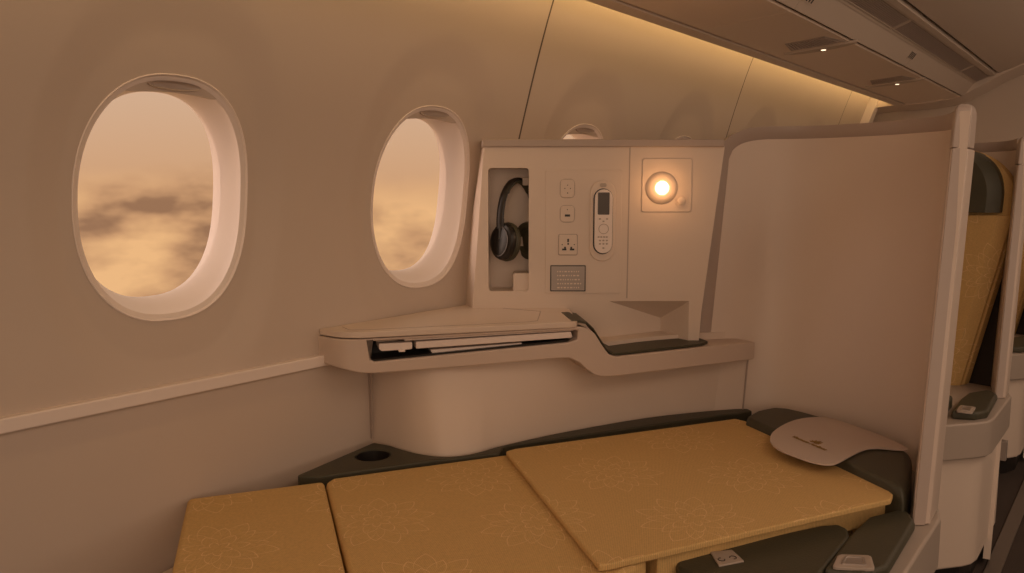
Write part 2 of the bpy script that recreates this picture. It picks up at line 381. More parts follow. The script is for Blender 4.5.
o = obj('cove_light_strip', prism([(XS, 1.100), (XE - .03, 1.100), (XE - .03, 1.112), (XS, 1.112)], 1.556, 1.561), LED, smooth=False); tag(o, 'glowing yellow light strip hidden above the wall along the bin edge', 'light strip')
E_PSU = [(1.028, 1.535), (.905, 1.543), (.779, 1.552), (.779, 1.562), (.905, 1.553), (1.028, 1.545)]
n_ = 5; xs = [XS + (XE - XS) * k / n_ for k in range(n_ + 1)]
for a, b in zip(xs, xs[1:]):
    struct(obj('ceiling', extr(E_PSU, a + .0015, b - .0015), M_PSU, bevel=.002))
    struct(obj('ceiling', extr([(.7665, 1.555), (.722, 1.615), (.73, 1.625), (.778, 1.563)], a + .0012, b - .0012), M_CEIL, bevel=.002))
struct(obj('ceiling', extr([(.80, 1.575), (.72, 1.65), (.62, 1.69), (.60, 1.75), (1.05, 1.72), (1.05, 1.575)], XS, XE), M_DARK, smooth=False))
# grille band frame + bin doors
struct(obj('trim_5', extr([(.722, 1.612), (.716, 1.617), (.716, 1.63), (.724, 1.63)], XS, XE), M_CEIL))
struct(obj('trim_5', extr([(.650, 1.640), (.632, 1.646), (.632, 1.665), (.650, 1.66)], XS, XE), M_CEIL))
struct(obj('ceiling', extr([(.618, 1.655), (.56, 1.675), (.45, 1.725), (.34, 1.80), (.26, 1.89), (.21, 2.0), (.19, 2.13), (.22, 2.13), (.24, 2.0), (.29, 1.9), (.37, 1.82), (.47, 1.745), (.58, 1.70), (.618, 1.69)], XS, XE), M_CEIL, ang=60))
def grille(x0, x1):
    g_ = thing('air_grille', ((x0 + x1) / 2, .683, 1.63))
    A_, B_ = Vector((0, .714, 1.617)), Vector((0, .652, 1.641)); d = (B_ - A_)
    fr_ = B()
    for xa, xb, ta, tb in ((x0, x1, 0, .07), (x0, x1, .93, 1), (x0, x0 + .008, .07, .93), (x1 - .008, x1, .07, .93)):
        pa, pb = A_ + d * ta, A_ + d * tb
        hexa(fr_, [(xa, pa.y, pa.z), (xb, pa.y, pa.z), (xb, pb.y, pb.z), (xa, pb.y, pb.z)], [(xa, pa.y, pa.z + .01), (xb, pa.y, pa.z + .01), (xb, pb.y, pb.z + .01), (xa, pb.y, pb.z + .01)])
    obj('frame', fr_, M_CEIL, g_)
    sl = B(); n = 9
    for k in range(n):
        t = .12 + .78 * k / n; pa, pb = A_ + d * t, A_ + d * (t + .045)
        hexa(sl, [(x0 + .008, pa.y, pa.z + .001), (x1 - .008, pa.y, pa.z + .001), (x1 - .008, pb.y, pb.z + .001), (x0 + .008, pb.y, pb.z + .001)],
             [(x0 + .008, pa.y, pa.z + .007), (x1 - .008, pa.y, pa.z + .007), (x1 - .008, pb.y, pb.z + .007), (x0 + .008, pb.y, pb.z + .007)])
    obj('slats', sl, M_RIM, g_)
    bk = B(); hexa(bk, [(x0, A_.y, A_.z + .012), (x1, A_.y, A_.z + .012), (x1, B_.y, B_.z + .012), (x0, B_.y, B_.z + .012)], [(x0, A_.y, A_.z + .016), (x1, A_.y, A_.z + .016), (x1, B_.y, B_.z + .016), (x0, B_.y, B_.z + .016)])
    obj('backing', bk, M_GRILLE, g_)
    return g_
GA, GB = on_y(891.6, 22, .716).x, on_y(958.8, 70, .716).x
for (a, b, l) in ((.9, GA - .005, 'long slatted grey air grille cut by the top edge of the picture'), (GA + .005, GB - .005, 'long slatted grey air grille in the middle of the ceiling band'), (GB + .005, 4.585, 'shorter slatted air grille at the far end of the ceiling band')):
    tag(grille(a, b), l, 'air grille', 'air grilles in the overhead band')
def psuz(y): return 1.535 + (1.028 - y) * .0675
def vent(cx, cy, lab, lab2, s=1.0):
    """slatted air vent with a curved housing, and its reading light"""
    v = thing('air_vent', (cx, cy, psuz(cy)), lab, 'air vent', 'air vents on the service panels')
    def P(dx, dy, o): return (cx + dx * s, cy + dy * s, psuz(cy + dy * s) - o)
    n = 20; q = [(.150 * math.cos(math.pi * k / n), .042 * math.sin(math.pi * k / n)) for k in range(n + 1)] + [(-.150 * math.cos(math.pi * k / n), -.004 * math.sin(math.pi * k / n)) for k in range(1, n)]
    # the long axis lies across the panel
    rot = lambda a, b: (b * 1.35, -a * .80)
    r0 = [rot(a, b) for a, b in q]
    bm = loft([[P(a, b, -.002) for a, b in r0], [P(a * .97, b * .97, .004) for a, b in r0], [P(a * .85, b * .9, .006) for a, b in r0]], cap1=True)
    obj('housing', bm, M_CEIL, v)
    bm = hexa(B(), [P(a, b, -.001) for a, b in ((-.150, -.060), (-.020, -.085), (-.020, .085), (-.150, .060))], [P(a, b, .002) for a, b in ((-.150, -.060), (-.020, -.085), (-.020, .085), (-.150, .060))])
    pn = obj('grille_plate', bm, M_GREYP, v)
    sl = B()
    for k in range(14):
        y = -.056 + .112 * k / 13
        hexa(sl, [P(-.138, y - .0028, .002), P(-.040, y * 1.25 - .0028, .002), P(-.040, y * 1.25 + .0028, .002), P(-.138, y + .0028, .002)], [P(-.138, y - .0028, .0045), P(-.040, y * 1.25 - .0028, .0045), P(-.040, y * 1.25 + .0028, .0045), P(-.138, y + .0028, .0045)])
    obj('slots', sl, M_RIM, pn)
    li = thing('reading_light', P(.022, -.005, .008), lab2, 'light', 'ceiling reading lights')
    c0 = Vector(P(.022, -.005, .0058))
    bm = loft([[c0 + Vector((.011 * math.cos(a), .011 * math.sin(a), -o_)) * 1 for a in [2 * math.pi * k / 20 for k in range(20)]] for o_ in (-.001, .002)], cap1=True)
    obj('lamp_ring', bm, M_GREYP, li)
    bm = loft([[c0 + Vector((.0075 * math.cos(a), .0075 * math.sin(a), -o_)) for a in [2 * math.pi * k / 20 for k in range(20)]] for o_ in (.001, .0032)], cap1=True)
    obj('lens', bm, M_READ, li)
for x_, y_, l, l2 in ((2.70, .87, 'air vent on the ceiling panel nearer the camera', 'small lit reading light set in the nearer ceiling vent'), (3.74, .885, 'air vent on the ceiling panel farther along the cabin', 'small lit reading light set in the farther ceiling vent')):
    vent(x_, y_, l, l2)
def sign(x0, lab):
    s = thing('cabin_speaker', (x0, .745, 1.585), lab, 'speaker', 'small speakers on the sloping overhead panel')
    A_, d = Vector((0, .7635, 1.559)), Vector((0, -.046, .062))
    def q(xa, xb, ta, tb, o):
        a, b = A_ + d * ta, A_ + d * tb; n = Vector((0, -.80, -.60)) * o
        return [Vector((xa, a.y, a.z)) + n, Vector((xb, a.y, a.z)) + n, Vector((xb, b.y, b.z)) + n, Vector((xa, b.y, b.z)) + n]
    obj('plate', hexa(B(), q(x0 - .04, x0 + .04, .3, .72, -.001), q(x0 - .04, x0 + .04, .3, .72, .0015)), M_CEIL, s)
    sl = B()
    for k in range(4):
        hexa(sl, q(x0 - .034 + .019 * k, x0 - .028 + .019 * k, .35, .67, .001), q(x0 - .034 + .019 * k, x0 - .028 + .019 * k, .35, .67, .003))
    obj('slots', sl, M_BLACK, s)
sign(3.36, 'small dark slotted speaker on the sloping panel above the farther vent')
sign(2.20, 'small dark slotted speaker at the top edge of the picture')
# end arch of the ceiling
ARC = smoothpath([(0, 1.26, 1.50), (0, 1.20, 1.522), (0, 1.09, 1.530), (0, .94, 1.532), (0, .83, 1.545), (0, .77, 1.560), (0, .70, 1.595), (0, .62, 1.640), (0, .51, 1.690), (0, .42, 1.735), (0, .3, 1.81), (0, .2, 1.9), (0, .12, 2.02), (0, .08, 2.12)], 5)
bm = loft([[(XE - .004, p.y, p.z), (XE + .12, p.y - .01, p.z - .020), (XE + .12, p.y, p.z + .09), (XE - .004, p.y, p.z + .05)] for p in ARC], cap0=True, cap1=True)
struct(obj('trim_6', bm, M_SHELL, ang=50))
bm = loft([[(XE - .02, wy(z) - .045, z), (XE + .03, wy(z) - .05, z), (XE + .03, wy(z) + .02, z), (XE - .02, wy(z) + .02, z)] for z in [.7 + .05 * k for k in range(19)]], cap0=True, cap1=True)
struct(obj('trim_6', bm, M_BEZ))
# ---P2---
# ------------------------------------------------------------------ side console: deck, slot for the tray, low shelf
CON = thing('side_console', (1.5, 1.15, 0), 'pale plastic side console with deck, tray slot and lamp tower under the windows', 'console')
lowpath = [(1.186, 1.352), (1.176, 1.234), (1.183, 1.171), (1.200, 1.132), (1.228, 1.108), (1.269, 1.094), (1.33, 1.084), (1.49, 1.037), (1.708, .949), (1.86, .860), (1.975, .775)]
lp = [(p.x, p.y) for p in smoothpath([(a, b, 0) for a, b in lowpath], 5)]
lpt = [(p.x, p.y) for p in smoothpath([(a, b, 0) for a, b in [(1.200, 1.352), (1.203, 1.27), (1.218, 1.225), (1.245, 1.190), (1.285, 1.165), (1.33, 1.140), (1.38, 1.112), (1.53, 1.030), (1.74, .955), (1.885, .870), (1.995, .785)]], 5)]
bk4 = [(2.10, .95), (2.10, 1.335)]
obj('lower_panel', loft([[(x_, y_, .03) for x_, y_ in lp + bk4], [(x_, y_, .50) for x_, y_ in lp + bk4]] + [[(a[0] + (b[0] - a[0]) * t, a[1] + (b[1] - a[1]) * t, .50 + .222 * t) for a, b in zip(lp + bk4, lpt + bk4)] for t in (.25, .5, .75, 1)], cap0=True, cap1=True), M_SHELL, CON, ang=40)
fr = [(1.052, 1.352, .778, .722), (1.052, 1.312, .778, .719), (1.055, 1.290, .778, .716), (1.064, 1.273, .778, .712), (1.080, 1.260, .778, .706), (1.105, 1.243, .778, .703), (1.28, 1.121, .779, .706), (1.44, 1.0077, .780, .711),
      (1.462, .992, .781, .710), (1.482, .979, .780, .698), (1.498, .968, .776, .680), (1.513, .959, .762, .667), (1.530, .950, .734, .661), (1.545, .942, .712, .659), (1.562, .932, .705, .659), (1.66, .886, .705, .659), (1.75, .843, .705, .659), (1.85, .795, .705, .659), (1.93, .757, .705, .660), (1.94, .754, .703, .662)]
bkp = [(1.05, 1.36), (1.10, 1.36), (1.13, 1.36), (1.17, 1.36), (1.22, 1.36), (1.28, 1.36), (1.45, 1.36), (1.56, 1.28),
       (1.59, 1.22), (1.60, 1.20), (1.62, 1.17), (1.64, 1.14), (1.66, 1.12), (1.68, 1.10), (1.70, 1.08), (1.80, 1.04), (1.86, 1.0), (1.93, .93), (1.965, .84), (1.966, .82)]
rings = [[(x_, y_, zt), (x_, y_, zb), (bx, by, zb), (bx, by, zt)] for (x_, y_, zt, zb), (bx, by) in zip(fr, bkp)]
ft = Vector((1.465 - 1.06, .99 - 1.278, 0)).normalized(); fn = Vector((-ft.y, ft.x, 0)); fb = Vector((1.06, 1.278, 0))
def fp(s, d, z): p = fb + ft * s + fn * d; return (p.x, p.y, z)
con = obj('fascia', loft(rings, cap0=True, cap1=True), M_SHELL2, CON)
cut = hexa(B(), [fp(.046, -.05, .772), fp(.052, -.05, .731), fp(.060, -.05, .728), fp(.488, -.05, .746), fp(.511, -.05, .751), fp(.513, -.05, .773)],
           [fp(.046, .075, .772), fp(.052, .075, .731), fp(.060, .075, .728), fp(.488, .13, .746), fp(.511, .13, .751), fp(.513, .13, .773)])
bmesh.ops.translate(cut, verts=cut.verts, vec=(0, 0, 0))
con.location = (0, 0, 0)
boolean(con, [cut])
b_ = con.modifiers.new('bevel', 'BEVEL'); b_.width = .004; b_.segments = 3; b_.limit_method = 'ANGLE'; b_.angle_limit = math.radians(40)
bm = hexa(B(), [fp(.049, .004, .7315), fp(.060, .004, .7295), fp(.488, .004, .7475), fp(.495, .004, .7515)], [fp(.049, .070, .7315), fp(.060, .070, .7295), fp(.488, .12, .7475), fp(.495, .12, .7515)])
lo_ = bm
hexa(lo_, [fp(.048, .068, .728), fp(.497, .122, .745), fp(.497, .122, .775), fp(.048, .068, .771)], [fp(.048, .073, .728), fp(.497, .127, .745), fp(.497, .127, .775), fp(.048, .073, .771)])
obj('slot_lining', lo_, M_BLACK, CON, smooth=False)
# deck plate, over-hanging the fascia a little, with an inlaid line
dk = [(1.055, 1.354), (1.055, 1.308), (1.059, 1.286), (1.068, 1.270), (1.080, 1.254), (1.455, .990), (1.470, .982), (1.480, .985), (1.625, 1.105), (1.60, 1.25), (1.54, 1.354)]
obj('deck', prism(dk, .7805, .793), M_SHELL, CON, bevel=.0015)
inl = [(1.10, 1.335), (1.085, 1.295), (1.105, 1.268), (1.40, 1.062), (1.425, 1.056), (1.545, 1.135), (1.535, 1.20), (1.51, 1.335)]
inl = smoothpath([(x_, y_, .7930) for x_, y_ in inl], 1)
obj('inlay_line', tube(inl, .0009, 6), M_RIM, CON)
# green leather pad running down the ramp onto the low shelf
fpad = [(1.468, .992, .7945), (1.485, .983, .794), (1.500, .973, .790), (1.515, .964, .774), (1.532, .955, .746), (1.547, .947, .7235), (1.563, .938, .7125), (1.66, .893, .7125), (1.75, .852, .7125), (1.80, .832, .7125), (1.832, .832, .7125), (1.845, .845, .7125)]
bpad = [(1.56, 1.085, .7945), (1.574, 1.077, .794), (1.593, 1.065, .790), (1.612, 1.055, .774), (1.634, 1.046, .746), (1.655, 1.042, .7235), (1.683, 1.040, .7125), (1.745, 1.020, .7125), (1.80, .995, .7125), (1.852, .968, .7125), (1.862, .90, .7125), (1.863, .87, .7125)]
bm = loft([[a, b, (b[0], b[1], b[2] - .006), (a[0], a[1], a[2] - .006)] for a, b in zip(fpad, bpad)], cap0=True, cap1=True)
tag(obj('leather_pad', bm, M_LEATH, CON, bevel=.002, ang=50), 'dark green leather pad')
obj('panel_joint', loft([[(1.9365 + .18 * (z - .5), .7815, z), (1.939 + .18 * (z - .5), .779, z), (1.96 + .18 * (z - .5), .79, z), (1.957 + .18 * (z - .5), .793, z)] for z in (.52, .665)], cap0=True, cap1=True), M_RIM, CON, smooth=False)
obj('panel_joint', prism([(1.1800, 1.339), (1.1812, 1.339), (1.186, 1.352), (1.183, 1.352)], .525, .712), M_RIM, CON, smooth=False)
# ------------------------------------------------------------------ tower
TL0 = (-.104, .66); TZ = 1.190
bot = [(-.1035, 1.97), (-.060, 1.966), (.463, 1.966), (.475, 2.2)]; top = [(-.068, 1.97), (-.045, 1.966), (.516, 1.966), (.53, 2.2)]
def w3(u, d, z): v = tw(u, z, d); return v
def onwall(x_, z): return Vector((x_, wy(z) + .012, z))
zs = [.66, .785, .84, 1.0, 1.19]
rings = []
for z in zs:
    t = max(0, (z - .72) / (1.19 - .72)); r = [w3(a[0] + (b[0] - a[0]) * t, a[1], z) for a, b in zip(bot, top)]
    r = [onwall(1.521 + .042 * min(1, t * 1.5), z)] + r + [Vector((2.16, 1.30, z)), Vector((1.80, wy(z) + .012, z))]
    rings.append(r)
tower = obj('tower', loft(rings, cap0=True, cap1=True), M_SHELL, CON, smooth=False)
n0, n1 = (-.058, .836), (.041, 1.138)
nic = plate(rrect(n0[0], n0[1], n1[0], n1[1], .008), 1.93, 2.035)
nic2 = plate(rrect(n0[0] + .003, n0[1], .105, n1[1], .008), 1.976, 2.045)
poc = B()
A1, A2, A3, A4 = (.214, .814), (.472, .814), (.474, .69), (.216, .69)
f = [tw(.214, .814, 1.965), tw(.472, .814, 1.965), tw(.474, .69, 1.965), tw(.216, .69, 1.965)]
vs = {k: poc.verts.new(v) for k, v in dict(a=tw(.214, .822, 1.95), b=tw(.450, .822, 1.95), c=tw(.450, .69, 1.95), d=tw(.216, .69, 1.95), e=tw(.385, .756, 2.05), g=tw(.385, .69, 2.05)).items()}
for k in ('abcd', 'aeb', 'dgc', 'adge', 'bcge'): poc.faces.new([vs[q] for q in k])
boolean(tower, [nic, nic2, poc])
b_ = tower.modifiers.new('bevel', 'BEVEL'); b_.width = .003; b_.segments = 3; b_.limit_method = 'ANGLE'; b_.angle_limit = math.radians(40)
r0 = [onwall(1.560, 1.188), w3(-.072, 1.966, 1.188), w3(-.046, 1.960, 1.188), w3(.514, 1.960, 1.188), w3(.53, 2.2, 1.188), Vector((2.17, 1.30, 1.188)), Vector((1.81, 1.34, 1.188))]
obj('top_rim', hexa(B(), r0, [(p.x, p.y, 1.207) for p in r0]), M_RIM, CON, bevel=.003)
# niche fittings
bm = plate(rrect(.002, .832, .075, .880, .006), 1.976, 2.035); obj('niche_step', bm, M_SHELL, CON, bevel=.003)
hk = B(); plate(rrect(.026, 1.096, .052, 1.116, .003), 1.990, 2.030, hk); obj('headphone_hook', hk, M_GREYP, CON, bevel=.002)
# control panel
FC = 1.966
pn = obj('control_panel', pixplate(545, 170, 622, 293, .004, FC - .0018, FC + .002), M_SHELL, CON, bevel=.001)
obj('panel_joint', plate([tpix(629.2, 148), tpix(630.4, 146), tpix(627.2, 298), tpix(626.0, 298)], FC - .0006, FC + .001), M_RIM, CON, smooth=False)
def socket(x0, y0, x1, y1, nm, lab=None):
    s = obj(nm, pixplate(x0, y0, x1, y1, .008 if nm != 'power_socket' else .004, FC - .0048, FC - .0015), M_SHELL, CON, bevel=.0015)
    return s
def holes(px, par, m_=None, d=.0052):
    bm = B()
    for (x_, y_, w_, h_) in px:
        a, b = tpix(x_ - w_ / 2, y_ + h_ / 2), tpix(x_ + w_ / 2, y_ - h_ / 2)
        plate([(a[0], a[1]), (b[0], a[1]), (b[0], b[1]), (a[0], b[1])], FC - d, FC - .004, bm)
    return obj('socket_holes', bm, m_ or M_BLACK, par, smooth=False)
ring = lambda x0, y0, x1, y1, r: pixplate(x0, y0, x1, y1, r, FC - .0022, FC - .001)
obj('socket_surround', ring(559.5, 178.8, 574.9, 198.2, .012), M_RIM, CON)
s = socket(560.3, 179.5, 574.2, 197.5, 'headset_socket'); holes([(564.6, 188.5, .9, .9), (570.2, 188.5, .9, .9), (567.3, 185.2, .9, .9), (567.3, 193, 1.1, 1.0)], s)
obj('socket_surround', ring(559.5, 205, 574.9, 222.6, .012), M_RIM, CON)
s = socket(560.3, 205.7, 574.2, 221.9, 'usb_socket'); holes([(567.2, 215.4, 5.2, 2.2), (567.2, 209.5, .9, .9)], s)
obj('socket_surround', ring(557.8, 233.8, 577.6, 255.4, .005), M_RIM, CON)
s = socket(558.6, 234.6, 576.8, 254.6, 'power_socket')
holes([(567.9, 240.2, 1.9, 3.2), (567.9, 243.6, 1.5, 2.0), (564, 249.2, 4.4, 1.8), (564.8, 247.6, 1.8, 2.2), (571.8, 249.2, 4.4, 1.8), (571.0, 247.6, 1.8, 2.2), (562, 244.4, 1, 1), (574, 244.4, 1, 1)], s)
# placard
pc_ = obj('placard', pixplate(550, 265, 585.5, 291, .002, FC - .0035, FC - .001), M_BLACK, CON)
pf_ = obj('placard_face', pixplate(551, 266, 584.5, 290, .001, FC - .0045, FC - .003), M_PLAC, pc_, smooth=False)
bm = B()
for r_ in range(5):
    x_ = 557
    while x_ < 580:
        L = random.choice((1.0, 1.6, 2.4)); a, b = tpix(x_, 270.6 + r_ * 4 + 1.3), tpix(min(x_ + L, 581), 270.6 + r_ * 4)
        plate([(a[0], a[1]), (b[0], a[1]), (b[0], b[1]), (a[0], b[1])], FC - .0049, FC - .0044, bm); x_ += L + 1.2
obj('placard_marks', bm, M_SHELL, pf_, smooth=False)
# lamp panel
lpn = obj('lamp_panel', pixplate(641, 158.5, 692, 212, .006, FC - .0022, FC + .001), M_SHELL, CON, bevel=.0015)
lc = tpix(661, 188)
def ering(c, r, d, rz=None, n=32): return [tw(c[0] + r * math.cos(2 * math.pi * k / n), c[1] + (rz or r) * math.sin(2 * math.pi * k / n), d) for k in range(n)]
obj('lamp_housing', loft([ering(lc, .040, FC - .002), ering(lc, .037, FC - .006), ering(lc, .026, FC - .011), ering(lc, .017, FC - .0115), ering(lc, .015, FC - .006)], cap1=True), M_SHELL, lpn, ang=60)
lens = loft([ering(lc, .0145, FC - .006), ering(lc, .0145, FC - .011), ering(lc, .0118, FC - .0145), ering(lc, .006, FC - .0160)], cap1=True)
tag(obj('lamp_lens', lens, M_LAMP, lpn), 'glowing round lamp lens')
bc = tpix(680.5, 201); obj('switch_ring', loft([ering(bc, .0155, FC - .002), ering(bc, .0155, FC - .0045), ering(bc, .0135, FC - .0045), ering(bc, .0135, FC - .003)], cap1=True), M_SHELL, lpn)
obj('switch_knob', loft([ering(bc, .0095, FC - .002), ering(bc, .0095, FC - .0065), ering(bc, .008, FC - .0075)], cap1=True), M_SHELL, lpn)
l = bpy.data.lights.new('lamp_glow', 'POINT'); l.energy = .16; l.color = (1, .5, .2); l.shadow_soft_size = .018
lo = bpy.data.objects.new('lamp_glow', l); COL.objects.link(lo); lo.location = tw(lc[0], lc[1], FC - .045)
# remote and its cradle
cr_ = obj('remote_cradle', pixplate(589, 180.5, 615.5, 261, .030, FC - .006, FC - .001), M_SHELL, CON, bevel=.0025)
obj('cradle_well', pixplate(592.3, 188.3, 612.6, 254, .0245, FC - .0068, FC - .0055), M_BLACK, cr_)
obj('cradle_latch', pixplate(599.5, 183.2, 606, 187.2, .004, FC - .008, FC - .0055), M_GREYP, cr_)
rm = thing('remote_control', tw(*tpix(602, 221), FC - .01), 'pale handheld remote control with dark screen docked on the tower panel', 'remote control')
obj('body', pixplate(593.6, 189.3, 611.8, 252.8, .0212, FC - .018, FC - .0055), M_BEZ, rm, bevel=.003)
obj('screen', pixplate(596.8, 192.4, 608.6, 214.4, .002, FC - .0188, FC - .0175), M_SCREEN, rm)
rc = tpix(602.6, 228.5)
obj('dial', loft([ering(rc, .0125, FC - .0175), ering(rc, .0125, FC - .0190), ering(rc, .011, FC - .0190), ering(rc, .011, FC - .0182)]), M_RIM, rm, smooth=False)
kk = [(599, 218.6), (606, 218.6), (602.5, 221)] + [(597.6 + 2.7 * i, 236.5) for i in range(4)] + [(599 + 3.4 * i, y_) for y_ in (240, 243.3) for i in range(3)] + [(602.4, 247.4)]
for x_, y_ in kk:
    c_ = tpix(x_, y_); obj('button', loft([ering(c_, .0030, FC - .0178, .0021, 12), ering(c_, .0024, FC - .0192, .0016, 12)], cap1=True), M_GREYP, rm)
# headphones hanging from the hook
hp = thing('headphones', tw(.02, .9, 2.0), 'black over-ear headphones hanging in the open niche of the tower', 'headphones')
def hpt(a, b, z, cu=.016, cd=2.006, yaw=math.radians(56)):
    return tw(cu + a * math.cos(yaw) - b * math.sin(yaw), z, cd + a * math.sin(yaw) * .55 + b * math.cos(yaw))
zt = 1.112
band = [hpt(-.003 - .078 * math.sin(a) * (1 if a < 1.7 else 1), 0, zt - .105 + .105 * math.cos(a)) for a in [math.radians(-100 + 200 * k / 28) for k in range(29)]]
def ribbon(pts, w_, th_):
    rings = []
    for i, p in enumerate(pts):
        d = (pts[min(i + 1, len(pts) - 1)] - pts[max(i - 1, 0)]).normalized(); ax = (hpt(0, 1, 1) - hpt(0, 0, 1)).normalized(); nn_ = d.cross(ax).normalized()
        rings.append([p + ax * w_ * math.cos(q) + nn_ * th_ * math.sin(q) for q in [2 * math.pi * k / 12 for k in range(12)]])
    return loft(rings, cap0=True, cap1=True)
obj('headband', ribbon(band, .011, .004), M_BLACK, hp)
obj('headband_cushion', ribbon([p + Vector((0, 0, -.006)) for p in band[8:21]], .010, .005), M_LEATH, hp)
for sgn in (-1, 1):
    c0 = hpt(sgn * .060, 0, .958); ax = (hpt(1, 0, 0) - hpt(0, 0, 0)).normalized() * sgn; ax = (ax + Vector((0, 0, .10))).normalized()
    s1 = ax.cross(Vector((0, 0, 1))).normalized(); s2 = s1.cross(ax)
    def rg(r, o_): return [c0 + ax * o_ + s1 * r * .043 * math.cos(q) + s2 * r * .047 * math.sin(q) for q in [2 * math.pi * k / 28 for k in range(28)]]
    cup = obj('ear_cup', loft([rg(.2, .0185), rg(.72, .018), rg(.93, .013), rg(1.0, .004), rg(.96, -.002)], cap0=True, cap1=True), M_BLACK, hp)
    obj('ear_cushion', loft([rg(.98, -.002), rg(1.04, -.007), rg(1.0, -.016), rg(.72, -.018), rg(.60, -.010)], cap0=True, cap1=True), M_LEATH, cup)
    obj('cup_ring', loft([rg(.80, .0176), rg(.80, .0195), rg(.74, .0195), rg(.74, .0176)]), M_SCREEN, cup)
    obj('yoke', tube([hpt(sgn * .0735, 0, 1.015), hpt(sgn * .077, 0, .99), hpt(sgn * .078, 0, .965)], .0045, 8, ry=.008), M_BLACK, hp)
# stowed tray table in the slot
tt = thing('tray_table', fp(.27, .03, .75), 'pale folding tray table stowed in the dark slot of the console', 'tray table')
def fpix(X, Y, d=.004):                                  # a point of the slot's opening -> (along, height) at depth d behind the fascia
    r = ray(310 + X / 3.657, 290 + Y / 3.657); p0 = fb + fn * d; k = (p0 - Vector((0, 0, 0))).dot(fn) / r.dot(fn); p = EYE + r * k
    return ((p - fb).dot(ft), p.z)
def bar(name, quad, d0, d1, m_, par, bev):
    q = [fpix(X, Y, d0) for X, Y in quad]
    return obj(name, hexa(B(), [fp(a, d0, z) for a, z in q], [fp(a, d1, z) for a, z in q]), m_, par, bevel=bev)
bar('table_leaf', [(345, 178), (960, 138), (962, 149), (345, 186)], .008, .062, M_BEZ, tt, .001)
bar('table_leaf', [(388, 190), (955, 153), (960, 172), (955, 175), (388, 215)], .004, .064, M_BEZ, tt, .0015)
bar('hinge_arm', [(252, 197), (374, 191), (374, 216), (345, 219), (262, 224), (252, 216)], .004, .06, M_BEZ, tt, .0015)
bar('hinge_pin', [(325, 217), (348, 216), (348, 226), (325, 227)], .002, .02, M_BEZ, tt, .0005)
bar('latch_plate', [(243, 186), (300, 183), (330, 184), (243, 191)], .012, .06, M_GREYP, tt, .0005)
bar('support_arm', [(440, 219), (775, 193), (778, 202), (758, 212), (560, 232), (480, 241), (450, 237)], .012, .062, M_BEZ, tt, .0015)
